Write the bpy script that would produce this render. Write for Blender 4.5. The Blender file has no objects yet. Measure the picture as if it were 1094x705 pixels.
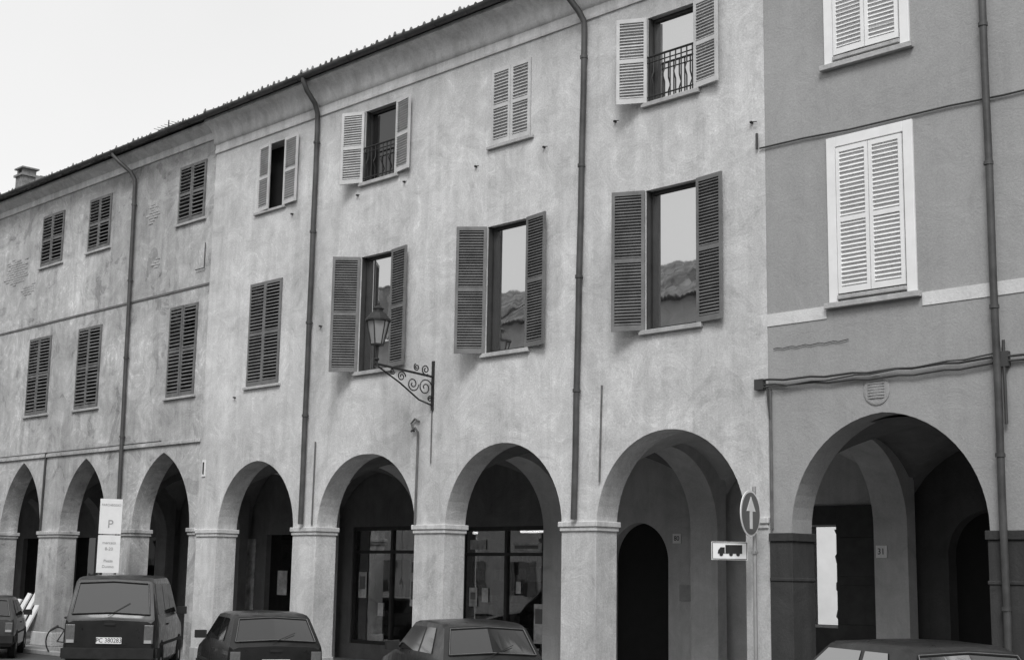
import bpy, bmesh, math, random
from mathutils import Vector, Matrix
random.seed(7)
S=bpy.context.scene
COL=S.collection
R=math.radians

# ---------------------------------------------------------------- materials
def newmat(n):
    m=bpy.data.materials.new(n); m.use_nodes=True
    nt=m.node_tree; b=nt.nodes['Principled BSDF']
    return m,nt,b
def g(v): return (v,v,v,1)
def coords(nt,scale=(1,1,1)):
    tc=nt.nodes.new('ShaderNodeTexCoord'); mp=nt.nodes.new('ShaderNodeMapping')
    mp.inputs['Scale'].default_value=scale
    nt.links.new(tc.outputs['Object'],mp.inputs['Vector']); return mp.outputs[0]
def noise(nt,vec,scale,detail=6,rough=.6,dist=0):
    n=nt.nodes.new('ShaderNodeTexNoise')
    n.inputs['Scale'].default_value=scale;n.inputs['Detail'].default_value=detail
    n.inputs['Roughness'].default_value=rough;n.inputs['Distortion'].default_value=dist
    nt.links.new(vec,n.inputs['Vector']); return n.outputs['Fac']
def ramp(nt,fac,stops,interp='LINEAR'):
    r=nt.nodes.new('ShaderNodeValToRGB'); r.color_ramp.interpolation=interp
    e=r.color_ramp.elements
    while len(e)<len(stops): e.new(.5)
    for i,(p,c) in enumerate(stops): e[i].position=p; e[i].color=g(c)
    nt.links.new(fac,r.inputs[0]); return r.outputs[0]
def mr(nt,fac,a,b,c,d):
    n=nt.nodes.new('ShaderNodeMapRange'); nt.links.new(fac,n.inputs[0])
    for i,q in enumerate((a,b,c,d)): n.inputs[i+1].default_value=q
    return n.outputs[0]
def math_(nt,op,a,b=None,clamp=False):
    n=nt.nodes.new('ShaderNodeMath'); n.operation=op; n.use_clamp=clamp
    for i,x in enumerate((a,b)):
        if x is None: continue
        if isinstance(x,(int,float)): n.inputs[i].default_value=x
        else: nt.links.new(x,n.inputs[i])
    return n.outputs[0]
def bump(nt,b,h,strength=.3,dist=.02):
    n=nt.nodes.new('ShaderNodeBump'); n.inputs['Strength'].default_value=strength
    n.inputs['Distance'].default_value=dist
    nt.links.new(h,n.inputs['Height']); nt.links.new(n.outputs[0],b.inputs['Normal'])

def simple(name,col,rough=.6,var=.15,scale=6,metal=0,bmp=.15,coat=0,spec=.4):
    m,nt,b=newmat(name)
    v=coords(nt); n=noise(nt,v,scale,4,.65)
    nt.links.new(ramp(nt,n,[(.3,col*(1-var)),(.7,col*(1+var))]),b.inputs['Base Color'])
    b.inputs['Roughness'].default_value=rough; b.inputs['Metallic'].default_value=metal
    b.inputs['Specular IOR Level'].default_value=spec
    b.inputs['Coat Weight'].default_value=coat
    return m

def plaster(name,base,contrast=.25,lines=.12,patch=.15,seed=0,streak=.2,fine=.12,damp=None,tide=0):
    m,nt,b=newmat(name); v0=coords(nt)
    mp=nt.nodes.new('ShaderNodeMapping'); mp.inputs['Location'].default_value=(seed*13.1,seed*3.7,seed*7.3)
    nt.links.new(v0,mp.inputs[0]); v=mp.outputs[0]
    big=noise(nt,v,.32,4,.6,.5)
    mid=noise(nt,v,1.7,6,.72,1.0)
    f=mr(nt,big,.32,.68,1-contrast,1+contrast*.45)
    f2=mr(nt,mid,.32,.68,1-contrast*.9,1+contrast*.55)
    f=math_(nt,'MULTIPLY',f,f2)
    mp2=nt.nodes.new('ShaderNodeMapping'); mp2.inputs['Scale'].default_value=(2.2,2.2,.16)
    nt.links.new(v,mp2.inputs[0])
    st=noise(nt,mp2.outputs[0],1.5,5,.7,.3)
    f=math_(nt,'MULTIPLY',f,mr(nt,st,.34,.58,1-streak,1.0))
    if lines>0:
        ln=noise(nt,v,.8,5,.62,1.2)
        d=math_(nt,'ABSOLUTE',math_(nt,'SUBTRACT',ln,.5))
        l=mr(nt,d,0,.014,lines,0)
        f=math_(nt,'ADD',f,math_(nt,'MULTIPLY',l,mr(nt,big,.45,.55,0,1)))
        pm=mr(nt,ln,.585,.595,0,1)
        f=math_(nt,'SUBTRACT',f,math_(nt,'MULTIPLY',pm,patch))
        pm2=mr(nt,ln,.405,.415,1,0)
        f=math_(nt,'ADD',f,math_(nt,'MULTIPLY',pm2,patch*.7))
        pm3=mr(nt,mid,.64,.655,0,1)
        f=math_(nt,'ADD',f,math_(nt,'MULTIPLY',pm3,patch*.8))
        pm4=mr(nt,mid,.345,.355,1,0)
        f=math_(nt,'SUBTRACT',f,math_(nt,'MULTIPLY',pm4,patch*.9))
        if tide:
            # drying rings left by damp
            sn=math_(nt,'ABSOLUTE',math_(nt,'SINE',math_(nt,'MULTIPLY',ln,44)))
            tl=math_(nt,'MULTIPLY',mr(nt,sn,0,.16,tide,0),mr(nt,mid,.46,.56,0,1))
            f=math_(nt,'ADD',f,tl)
    gr=noise(nt,v,30,3,.85)
    f=math_(nt,'MULTIPLY',f,mr(nt,gr,.3,.7,1-fine,1+fine))
    f=math_(nt,'MULTIPLY',f,base)
    if damp:
        sx=nt.nodes.new('ShaderNodeSeparateXYZ'); nt.links.new(v0,sx.inputs[0])
        zz=math_(nt,'ADD',sx.outputs[2],math_(nt,'MULTIPLY',st,1.6))
        for (z0,z1,a,bb) in damp:
            f=math_(nt,'MULTIPLY',f,mr(nt,zz,z0,z1,a,bb))
    c=nt.nodes.new('ShaderNodeCombineColor')
    for i in range(3): nt.links.new(f,c.inputs[i])
    nt.links.new(c.outputs[0],b.inputs['Base Color'])
    b.inputs['Roughness'].default_value=.93; b.inputs['Specular IOR Level'].default_value=.15
    bump(nt,b,math_(nt,'ADD',math_(nt,'MULTIPLY',mid,3),gr),.35,.014)
    return m

M={}
M['main']=plaster('plaster_main',.61,.18,.12,.075,0,.15,.17,[(11.4,13.8,1,.70),(.4,3.6,.84,1)],tide=.05)
M['left']=plaster('plaster_left',.50,.27,.26,.17,3,.22,.19,[(11.4,13.8,1,.70),(.4,3.8,.8,1)],tide=.17)
M['right']=plaster('plaster_right',.35,.08,.02,.02,5,.07,.12)
M['rightlow']=plaster('plaster_right_low',.40,.10,.03,.03,8,.08,.07)
M['band']=plaster('band_paint',.68,.08,0,0,2,.10,.08)
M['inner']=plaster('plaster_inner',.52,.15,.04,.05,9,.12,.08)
M['innershade']=plaster('plaster_inner_shaded',.18,.2,.02,.05,17,.12,.08)  # darkened copy of the inner plaster, portico shade put into the colour
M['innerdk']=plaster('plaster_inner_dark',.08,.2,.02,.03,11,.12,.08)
M['plinth']=plaster('plinth_dark',.06,.2,0,.03,12,.2,.1)
M['stone']=plaster('stone_sill',.48,.18,0,0,4,.2,.12)
M['cornice']=plaster('cornice_plaster',.68,.16,.03,.03,6,.24,.12)
M['shut_mid']=simple('shutter_paint_mid',.15,.65,.25,3)
M['shut_light']=simple('shutter_paint_light',.50,.6,.15,3)
M['shut_dark']=simple('shutter_wood_dark',.14,.75,.35,4)
M['shut_white']=simple('shutter_white',.78,.5,.06,3)
M['wood']=simple('frame_wood_dark',.03,.5,.3,5)
M['iron']=simple('iron_dark',.02,.55,.3,8)
M['pipe']=simple('drainpipe_metal',.06,.5,.4,2.5)
M['pipelt']=simple('small_pipe',.12,.6,.3,5)
M['cable']=simple('cable_black',.05,.7,.2,5)
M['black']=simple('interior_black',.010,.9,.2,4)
M['floor']=simple('portico_floor',.24,.8,.25,2)
M['kerb']=simple('kerb_stone',.33,.85,.2,4)
M['white']=simple('white_enamel',.78,.4,.05,3)
M['textgrey']=simple('faded_print',.35,.6,.1,3)
M['grey']=simple('grey_enamel',.13,.4,.06,3)
M['blackp']=simple('black_enamel',.02,.4,.1,3)
M['galv']=simple('galvanised_pole',.34,.45,.12,8,metal=.3)
M['rubber']=simple('rubber',.018,.85,.2,8)
M['plastic']=simple('bumper_plastic',.022,.7,.2,9,spec=.2)
M['hub']=simple('hub_metal',.3,.35,.2,9,metal=.7)
M['lamplens']=simple('tail_lamp_lens',.12,.25,.2,25)
M['cloth']=simple('white_cloth',.7,.8,.15,5)
M['poster_reflection']=simple('poster_and_reflection_tone',.48,.6,.5,3.5)  # poster tone, also used to paint in glass reflections
M['oppwall']=plaster('opposite_plaster',.45,.15,.03,.05,15,.15,.06)
M['concrete']=simple('chimney_brick',.2,.9,.35,9)
M['brightwall']=simple('added_wall_white',.8,.9,.08,.8)

def roofmat():
    m,nt,b=newmat('roof_tiles'); v=coords(nt)
    mp=nt.nodes.new('ShaderNodeMapping'); mp.inputs['Scale'].default_value=(5,2.4,1)
    nt.links.new(v,mp.inputs[0])
    vo=nt.nodes.new('ShaderNodeTexVoronoi'); vo.inputs['Scale'].default_value=1
    nt.links.new(mp.outputs[0],vo.inputs['Vector'])
    bw=nt.nodes.new('ShaderNodeRGBToBW'); nt.links.new(vo.outputs['Color'],bw.inputs[0])
    f=math_(nt,'MULTIPLY',mr(nt,bw.outputs[0],.1,.9,.06,.30),mr(nt,noise(nt,v,2,4),.3,.7,.5,1.2))
    c=nt.nodes.new('ShaderNodeCombineColor')
    for i in range(3): nt.links.new(f,c.inputs[i])
    nt.links.new(c.outputs[0],b.inputs['Base Color']); b.inputs['Roughness'].default_value=.9
    return m
M['roof']=roofmat()
def asphalt():
    m,nt,b=newmat('asphalt'); v=coords(nt)
    f=math_(nt,'MULTIPLY',mr(nt,noise(nt,v,.5,5,.6),.3,.7,.055,.085),mr(nt,noise(nt,v,60,2),.3,.7,.7,1.3))
    c=nt.nodes.new('ShaderNodeCombineColor')
    for i in range(3): nt.links.new(f,c.inputs[i])
    nt.links.new(c.outputs[0],b.inputs['Base Color']); b.inputs['Roughness'].default_value=.85
    bump(nt,b,noise(nt,v,70,2),.4,.01)
    return m
M['asphalt']=asphalt()
def paint(name,col):
    m,nt,b=newmat(name); v=coords(nt)
    nt.links.new(ramp(nt,noise(nt,v,5,5),[(.3,col*.8),(.7,col*1.3)]),b.inputs['Base Color'])
    nt.links.new(mr(nt,noise(nt,v,9,5),.3,.7,.25,.45),b.inputs['Roughness'])
    b.inputs['Specular IOR Level'].default_value=.3
    b.inputs['Coat Weight'].default_value=.25; b.inputs['Coat Roughness'].default_value=.06
    return m
M['paint_black']=paint('car_paint_black',.010)
M['paint_dark']=paint('car_paint_dark',.016)
M['paint_grey']=paint('car_paint_grey',.05)
def glass(name,refl,body,wavy=.04,rough=.02,transp=False,fres=.6):
    m,nt,b=newmat(name); out=nt.nodes['Material Output']
    v=coords(nt)
    gl=nt.nodes.new('ShaderNodeBsdfGlossy'); gl.inputs['Roughness'].default_value=rough
    gl.inputs['Color'].default_value=g(.95)
    if wavy:
        bn=nt.nodes.new('ShaderNodeBump'); bn.inputs['Strength'].default_value=wavy; bn.inputs['Distance'].default_value=.05
        nt.links.new(noise(nt,v,1.3,2),bn.inputs['Height']); nt.links.new(bn.outputs[0],gl.inputs['Normal'])
    if transp:
        df=nt.nodes.new('ShaderNodeBsdfTransparent'); df.inputs['Color'].default_value=g(body)
    else:
        df=nt.nodes.new('ShaderNodeBsdfDiffuse'); df.inputs['Color'].default_value=g(body)
    mx=nt.nodes.new('ShaderNodeMixShader')
    lw=nt.nodes.new('ShaderNodeLayerWeight'); lw.inputs['Blend'].default_value=.3
    f=math_(nt,'ADD',math_(nt,'MULTIPLY',lw.outputs['Fresnel'],fres),refl,True)
    nt.links.new(f,mx.inputs[0]); nt.links.new(df.outputs[0],mx.inputs[1]); nt.links.new(gl.outputs[0],mx.inputs[2])
    nt.links.new(mx.outputs[0],out.inputs[0])
    return m
M['winglass']=glass('window_glass',.60,.05,.03)
M['darkglass']=glass('dim_window_glass',.07,.012,.05)
M['shopglass']=glass('shop_glass',.18,.75,.02,.01,True)
M['carglass']=glass('car_glass',.06,.012,0,.05,fres=.35)
M['lampglass']=glass('lantern_glass',.12,.3,0,.1)
def emis(name,s):
    m,nt,b=newmat(name); b.inputs['Emission Color'].default_value=g(1); b.inputs['Emission Strength'].default_value=s; return m
M['tube']=emis('fluorescent_tube',4.0)

# ---------------------------------------------------------------- mesh helpers
class MB:
    def __init__(s): s.v=[];s.f=[]
    def box(s,x0,x1,y0,y1,z0,z1,mt=None):
        i=len(s.v)
        p=[(x0,y0,z0),(x1,y0,z0),(x1,y1,z0),(x0,y1,z0),(x0,y0,z1),(x1,y0,z1),(x1,y1,z1),(x0,y1,z1)]
        if mt is not None: p=[tuple(mt@Vector(q)) for q in p]
        s.v+=p
        s.f+=[tuple(i+k for k in q) for q in ((0,3,2,1),(4,5,6,7),(0,1,5,4),(1,2,6,5),(2,3,7,6),(3,0,4,7))]
    def poly(s,pts):
        i=len(s.v); s.v+=[tuple(p) for p in pts]; s.f.append(tuple(range(i,i+len(pts))))
    def prism(s,prof,axis_fn,a,b):
        i=len(s.v);n=len(prof)
        s.v+=[tuple(axis_fn(p,a)) for p in prof]+[tuple(axis_fn(p,b)) for p in prof]
        for k in range(n): s.f.append((i+k,i+(k+1)%n,i+n+(k+1)%n,i+n+k))
        s.f.append(tuple(range(i+n-1,i-1,-1))); s.f.append(tuple(range(i+n,i+2*n)))
    def tube(s,pts,r,n=8):
        pts=[Vector(p) for p in pts]; rings=[]
        up=None
        for k,p in enumerate(pts):
            if k==0:t=pts[1]-p
            elif k==len(pts)-1:t=p-pts[k-1]
            else:t=(pts[k+1]-p).normalized()+(p-pts[k-1]).normalized()
            t.normalize()
            if up is None:
                up=Vector((0,0,1)) if abs(t.z)<.9 else Vector((1,0,0))
            a=t.cross(up)
            if a.length<1e-4: a=t.cross(Vector((0,1,0)))
            a.normalize(); b=a.cross(t).normalized(); up=b
            rr=r[k] if isinstance(r,(list,tuple)) else r
            i=len(s.v); rings.append(i)
            for q in range(n):
                w=2*math.pi*q/n; s.v.append(tuple(p+(a*math.cos(w)+b*math.sin(w))*rr))
        for k in range(len(rings)-1):
            i,j=rings[k],rings[k+1]
            for q in range(n): s.f.append((i+q,i+(q+1)%n,j+(q+1)%n,j+q))
        s.f.append(tuple(range(rings[0]+n-1,rings[0]-1,-1))); s.f.append(tuple(range(rings[-1],rings[-1]+n)))
    def lathe(s,c,prof,n=16,M4=None,a0=0):
        i=len(s.v)
        for (r,z) in prof:
            for q in range(n):
                w=2*math.pi*q/n+a0; p=Vector((r*math.cos(w),r*math.sin(w),z))
                if M4 is not None: p=M4@p
                s.v.append(tuple(p+Vector(c)))
        for k in range(len(prof)-1):
            for q in range(n):
                s.f.append((i+k*n+q,i+k*n+(q+1)%n,i+(k+1)*n+(q+1)%n,i+(k+1)*n+q))
        s.f.append(tuple(range(i+n-1,i-1,-1))); e=i+(len(prof)-1)*n; s.f.append(tuple(range(e,e+n)))
    def obj(s,name,mat,parent=None,smooth=False,bevel=0,recalc=True):
        me=bpy.data.meshes.new(name); me.from_pydata(s.v,[],s.f)
        if recalc:
            bm=bmesh.new(); bm.from_mesh(me); bmesh.ops.recalc_face_normals(bm,faces=bm.faces); bm.to_mesh(me); bm.free()
        me.materials.append(mat)
        o=bpy.data.objects.new(name,me); COL.objects.link(o)
        if parent: o.parent=parent
        if smooth:
            me.polygons.foreach_set('use_smooth',[True]*len(me.polygons))
            try: me.set_sharp_from_angle(angle=R(40))
            except Exception: pass
        if bevel:
            md=o.modifiers.new('bevel','BEVEL'); md.width=bevel; md.segments=2; md.limit_method='ANGLE'; md.angle_limit=R(30)
        return o
def empty(name,loc=(0,0,0),rotz=0):
    e=bpy.data.objects.new(name,None); e.location=loc; e.rotation_euler=(0,0,rotz); COL.objects.link(e); return e
def text(body,size,mat,parent,loc,rot,name='lettering',ext=.002,sx=1):
    c=bpy.data.curves.new(name,'FONT'); c.body=body; c.size=size; c.extrude=ext; c.align_x='CENTER'; c.align_y='CENTER'
    o=bpy.data.objects.new(name,c); COL.objects.link(o); o.data.materials.append(mat); o.parent=parent
    o.location=loc; o.rotation_euler=rot; o.scale=(sx,1,1); return o

def arch_pts(xa,xb,spring,apex,n=14):
    a=(xb-xa)/2; h=apex-spring; Rr=(a*a+h*h)/(2*a); out=[]
    th=math.asin(min(1,h/Rr)); 
    if Rr<a: th=math.pi/2
    for k in range(n+1):
        t=th*k/n; out.append((xa+Rr-Rr*math.cos(t),spring+Rr*math.sin(t)))
    r=[(xa+xb-p[0],p[1]) for p in reversed(out[:-1])]
    return out+r
def flat_shape(name,outer,holes,t0,t1,mat,parent,mapf,bevel=0):
    c=bpy.data.curves.new(name,'CURVE'); c.dimensions='2D'; c.fill_mode='BOTH'; c.extrude=.5
    for ring in [outer]+holes:
        sp=c.splines.new('POLY'); sp.points.add(len(ring)-1)
        for i,p in enumerate(ring): sp.points[i].co=(p[0],p[1],0,1)
        sp.use_cyclic_u=True
    o=bpy.data.objects.new(name,c); COL.objects.link(o)
    dg=bpy.context.evaluated_depsgraph_get(); me=bpy.data.meshes.new_from_object(o.evaluated_get(dg))
    bpy.data.objects.remove(o)
    for v in me.vertices:
        v.co=Vector(mapf(v.co.x,v.co.y,t0+(t1-t0)*(v.co.z+.5)))
    bm=bmesh.new(); bm.from_mesh(me); bmesh.ops.remove_doubles(bm,verts=bm.verts,dist=1e-4)
    bmesh.ops.recalc_face_normals(bm,faces=bm.faces); bm.to_mesh(me); bm.free()
    me.materials.clear(); me.materials.append(mat)
    for p in me.polygons: p.material_index=0; p.use_smooth=False
    o=bpy.data.objects.new(name,me); COL.objects.link(o); o.parent=parent
    return o
XZ=lambda x,z,t:(x,t,z)
YZ=lambda y,z,t:(t,y,z)
def facade(name,x0,x1,z1,arches,wins,mat,parent,z0=0,y0=0,y1=.5):
    o=[(x0,z1),(x0,z0)]
    for (a,b,s,ap) in sorted(arches):
        o.append((a,z0)); o+=arch_pts(a,b,s,ap); o.append((b,z0))
    o+=[(x1,z0),(x1,z1)]
    holes=[[(a,c),(b,c),(b,d),(a,d)] for (a,b,c,d) in wins]
    return flat_shape(name,o,holes,y0,y1,mat,parent,XZ)

# ---------------------------------------------------------------- shutters & windows
def leaf(mb,hx,z0,z1,w,dr,ang,y=-.015,pitch=.05,th=.035,midrail=.5,cover=.78):
    a=R(ang); U=Vector((dr*math.cos(a),-math.sin(a),0)); N=Vector((-dr*math.sin(a)*1.0,-math.cos(a),0))
    mt=Matrix(((U.x,N.x,0,hx),(U.y,N.y,0,y),(0,0,1,z0),(0,0,0,1)))
    h=z1-z0; st=.055
    mb.box(0,st,0,th,0,h,mt); mb.box(w-st,w,0,th,0,h,mt)
    mb.box(st,w-st,0,th,0,.09,mt); mb.box(st,w-st,0,th,h-.07,h,mt)
    zm=h*midrail; mb.box(st,w-st,0,th,zm-.035,zm+.035,mt)
    for (s,e) in ((.09,zm-.035),(zm+.035,h-.07)):
        n=max(1,int((e-s)/pitch)); p=(e-s)/n
        for k in range(n):
            zc=s+(k+.5)*p; tl=random.uniform(-45,-37)
            if random.random()<.03: tl+=random.uniform(-12,16)
            hw=min(p*cover,.022 if cover>.7 else 9)
            if cover>.7: hw=min(hw,.034)
            m2=mt@Matrix.Translation((0,th/2-.002,zc))@Matrix.Rotation(R(tl),4,'X')
            mb.box(st,w-st,-hw,hw,-.004,.004,m2)
    if cover>.7: mb.box(st,w-st,-.004,.0,.09,h-.07,mt)
def window_fill(par,x0,x1,z0,z1,glassm,casement=True,sill=True,tag='window',sillmat=None):
    fr=MB()
    d0,d1=.12,.20; t=.06
    fr.box(x0,x0+t,d0,d1,z0,z1); fr.box(x1-t,x1,d0,d1,z0,z1)
    fr.box(x0+t,x1-t,d0,d1,z0,z0+t); fr.box(x0+t,x1-t,d0,d1,z1-t,z1)
    fr.box(x0+.001,x0+.03,.02,d0,z0+.001,z1-.001)
    if casement:
        fr.box((x0+x1)/2-.035,(x0+x1)/2+.035,d0+.01,d1-.01,z0+t,z1-t)
    fr.obj(tag+'_frame',M['wood'],par,bevel=.004)
    gl=MB(); gl.box(x0+t,x1-t,.16,.165,z0+t,z1-t); gl.obj(tag+'_glass',glassm,par)
    if sill:
        s=MB(); s.box(x0-.1,x1+.1,-.07,.11,z0-.075,z0-.001); s.obj(tag+'_sill',sillmat or M['stone'],par,bevel=.008)
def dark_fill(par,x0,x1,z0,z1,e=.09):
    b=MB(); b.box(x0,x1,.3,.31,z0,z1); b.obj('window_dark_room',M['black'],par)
    s=MB(); s.box(x0-e,x1+e,-.06,.12,z0-.06,z0-.001); s.obj('window_sill',M['stone'],par,bevel=.008)
def closed(par,x0,x1,z0,z1,mat,pitch=.06,y=.0,cover=.78):
    m=MB(); w=(x1-x0)/2-.012
    leaf(m,x0+.006,z0+.01,z1-.01,w,1,random.uniform(0,1.8),y,pitch,cover=cover); leaf(m,x1-.006,z0+.01,z1-.01,w,-1,random.uniform(0,1.8),y,pitch,cover=cover)
    m.obj('closed_shutters',mat,par)
def railing(par,x0,x1,z0,h):
    m=MB(); y=-.03
    m.tube([(x0,y,z0+h),(x1,y,z0+h)],.02); m.tube([(x0,y,z0+.08),(x1,y,z0+.08)],.014); m.tube([(x0,y,z0+h-.1),(x1,y,z0+h-.1)],.012)
    n=8
    for k in range(n+1):
        x=x0+.02+(x1-x0-.04)*k/n
        m.tube([(x,y,z0+.02),(x,y,z0+h*.35),(x,y-.05 if k%2 else y,z0+h*.5),(x,y,z0+h*.65),(x,y,z0+h)],.012,6)
    m.obj('window_railing',M['iron'],par,smooth=True)

def tile_roof(par,x0,x1,ye,ze,yr,zr,step=.21):
    n=int((x1-x0)/(step/6)); rows=12; mb=MB()
    for j in range(rows+1):
        for jj in (0,1):
            if jj and j==rows: continue
            t=(j)/rows; y=ye+(yr-ye)*t; z=ze+(zr-ze)*t
            if jj: z-=.035; 
            for k in range(n+1):
                x=x0+(x1-x0)*k/n; w=math.cos(2*math.pi*(x-x0)/step)
                col=int((x-x0)/step+.5); r=random.Random(col*31+j).uniform(-.05,.05)
                zr_=random.Random(col*17+j).uniform(-.015,.025)
                zz=z+.062*(abs(w)**.6*(1 if w>0 else -1))+zr_
                mb.v.append((x,y+(r if not jj else r+.001),zz+ (0.03 if not jj else 0)))
    nr=len(mb.v)//(n+1)
    for a in range(nr-1):
        for k in range(n):
            p=a*(n+1)+k; mb.f.append((p,p+1,p+n+2,p+n+1))
    mb.obj('roof_tiles',M['roof'],par,recalc=False,smooth=False)
    b=MB(); L=yr-ye
    b.poly([(x0,ye+.02,ze-.075),(x1,ye+.02,ze-.075),(x1,yr,zr-.075),(x0,yr,zr-.075)])
    b.poly([(x0,yr,zr),(x1,yr,zr),(x1,yr+L,ze),(x0,yr+L,ze)])
    b.obj('roof_boards',M['roof'],par,recalc=False)
def cornice(par,x0,x1,prof,mat,name='cornice'):
    m=MB(); m.prism(prof,lambda p,t:(t,p[0],p[1]),x0,x1); return m.obj(name,mat,par,smooth=True)
def gutter(par,x0,x1,y,z,r=.085):
    m=MB(); prof=[]
    for k in range(9):
        a=math.pi+math.pi*k/8; prof.append((y+r*math.cos(a),z+r*math.sin(a)))
    for k in range(8,-1,-1):
        a=math.pi+math.pi*k/8; prof.append((y+(r-.012)*math.cos(a),z+(r-.012)*math.sin(a)))
    m.prism(prof,lambda p,t:(t,p[0],p[1]),x0,x1); 
    x=x0+.4
    while x<x1:
        m.tube([(x,y-r-.008,z+.02),(x,y-r*.7,z-r*.75),(x,y,z-r-.01),(x,y+r*.7,z-r*.75),(x,y+r,z+.03)],.012,6); x+=.9
    m.obj('gutter',M['pipe'],par,smooth=True)
def drainpipe(par,x,ztop,zbot,yg,zg,r=.055,dx=0,lean=0):
    m=MB(); x2=x+lean
    pts=[(x-dx,yg,zg),(x-dx,yg,zg-.12),(x-dx*.6,yg+.1,zg-.32),(x-dx*.2,-.18,ztop+.25),(x,-.10,ztop+.05),(x,-.09,ztop-.2)]
    n=8
    for k in range(1,n+1): pts.append((x+(x2-x)*k/n+(.008 if k%2 and k<n else 0),-.09,ztop-.2+(zbot-ztop+.2)*k/n))
    m.tube(pts,r,12)
    z=ztop-.6
    while z>zbot+.3:
        xx=x+(x2-x)*(ztop-z)/(ztop-zbot)
        m.lathe((xx,-.09,z),[(r+.001,-.025),(r+.014,-.025),(r+.014,.025),(r+.001,.025)],12); m.box(xx-.012,xx+.012,-.05,.0,z-.012,z+.012); z-=1.95
    m.obj('drainpipe',M['pipe'],par,smooth=True)

def vault(par,x0,x1,y0,y1,spring,rise,mat):
    n=20; mb=MB()
    for j in range(n+1):
        for k in range(n+1):
            s=-1+2*k/n; t=-1+2*j/n
            h=rise*max(math.sqrt(max(0,1-s*s)),math.sqrt(max(0,1-t*t)))
            mb.v.append((x0+(x1-x0)*k/n,y0+(y1-y0)*j/n,spring+h))
    for j in range(n):
        for k in range(n):
            p=j*(n+1)+k; mb.f.append((p,p+n+1,p+n+2,p+1))
    mb.obj('portico_vault',mat,par,recalc=False,smooth=True)
def cross_arch(par,xc,w,mat,y0=.5,y1=3.55,spring=2.85,top=5.4):
    pil=.25
    ya,yb=y0+.0,y1-pil
    out=[(y0,top),(y0,spring)]+arch_pts(ya+.001,yb,spring,4.25)[1:]+[(yb,0),(y1,0),(y1,top)]
    flat_shape('portico_cross_arch',out,[],xc-w/2,xc+w/2,mat,par,YZ)
def impost(par,x0,x1,mat,y0=0,y1=.5,z=2.80,g_=0.05):
    m=MB()
    m.box(x0-g_,x1+g_,y0-g_,y1+g_,z-.02,z+.07); m.box(x0-g_*.55,x1+g_*.55,y0-g_*.55,y1+g_*.55,z-.09,z-.021)
    m.obj('pillar_capital',mat,par,bevel=.012)
def pbase(par,x0,x1,mat,h=.3):
    m=MB(); m.box(x0-.03,x1+.03,-.03,.53,0,h); m.obj('pillar_base',mat,par,bevel=.02)

# ================================================================ MAIN HOUSE
main=empty('plastered_arcade_house')
mA=[(-27.56,-24.70,2.82,4.31),(-23.89,-20.81,2.80,4.27),(-19.96,-16.98,2.79,4.28),(-16.19,-13.16,2.78,4.29)]
W=[(-15.13,-14.04,5.92,8.26),(-18.96,-17.90,5.92,8.28),(-22.72,-21.70,5.92,8.27),(-26.66,-25.46,5.94,8.24)]
T=[(-15.09,-14.07,9.76,11.25),(-18.90,-17.87,9.80,11.28),(-22.74,-21.69,9.83,11.35),(-26.56,-25.55,9.86,11.38)]
facade('facade_wall',-28.40,-12.72,12.3,mA,W+T,M['main'],main)
sh=MB(); lt=MB()
for (w,aL,aR) in zip(W[:3],(27,42,46),(7,9,9)):
    leaf(sh,w[0]-.005,w[2],w[3],.56,-1,aL); leaf(sh,w[1]+.005,w[2],w[3],.56,1,aR)
sh.obj('open_shutters',M['shut_mid'],main)
leaf(lt,T[0][0],T[0][2],T[0][3],.52,-1,30); leaf(lt,T[0][1],T[0][2],T[0][3],.54,1,8)
leaf(lt,T[2][0],T[2][2],T[2][3],.52,-1,25); leaf(lt,T[2][1],T[2][2],T[2][3],.53,1,9)
leaf(lt,T[3][0],T[3][2],T[3][3],.50,1,6,0); leaf(lt,T[3][1],T[3][2],T[3][3],.55,1,5)
lt.obj('open_shutters_light',M['shut_light'],main)
for w in W[:3]: window_fill(main,*w,M['winglass'],casement=False)
window_fill(main,*T[0],M['winglass'],casement=False); railing(main,T[0][0]+.02,T[0][1]-.02,T[0][2],.78)
window_fill(main,*T[2],M['darkglass'],casement=False); railing(main,T[2][0]+.02,T[2][1]-.02,T[2][2],.72)
dark_fill(main,*T[3])
dark_fill(main,*W[3]); closed(main,*W[3],M['shut_mid'],.07,cover=.55)
dark_fill(main,*T[1]); closed(main,*T[1],M['shut_light'],.06)
cornice(main,-28.40,-12.725,[(0,11.60),(-.03,11.60),(-.045,11.66),(-.03,11.70),(-.035,11.80),(-.07,11.82),(-.10,11.90),(-.11,12.0),(-.15,12.10),(-.24,12.20),(-.36,12.26),(-.38,12.27),(-.38,12.345),(0,12.345)],M['cornice'])
gutter(main,-28.5,-12.72,-.50,12.40)
tile_roof(main,-28.42,-12.70,-.44,12.46,5,14.7)
flat_shape('rear_wall',[(-28.39,12.4),(-28.39,0),(-19.3,0),(-19.3,3.3),(-17.5,3.3),(-17.5,0),(-12.73,0),(-12.73,12.4)],[],9.6,10,M['inner'],main,XZ)
b=MB(); b.box(-28.39,-28.1,4.3,9.6,0,12.4); b.box(-13.0,-12.73,4.3,9.6,0,12.4)
b.box(-28.3,-12.8,.5,9.6,5.35,5.45); b.box(-28.3,-12.8,.5,9.6,9.0,9.1)
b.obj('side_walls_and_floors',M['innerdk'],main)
pil=[(-28.40,-27.56),(-24.70,-23.89),(-20.81,-19.96),(-16.98,-16.19),(-13.16,-12.72)]
for a,c in pil:
    impost(main,a+(.05 if a==-28.40 else 0),c-(.05 if c==-12.72 else 0),M['cornice']); pbase(main,a+(.03 if a==-28.4 else 0),c-(.03 if c==-12.72 else 0),M['stone'])
cx=[-28.14,-24.3,-20.385,-16.585,-12.74]
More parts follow.
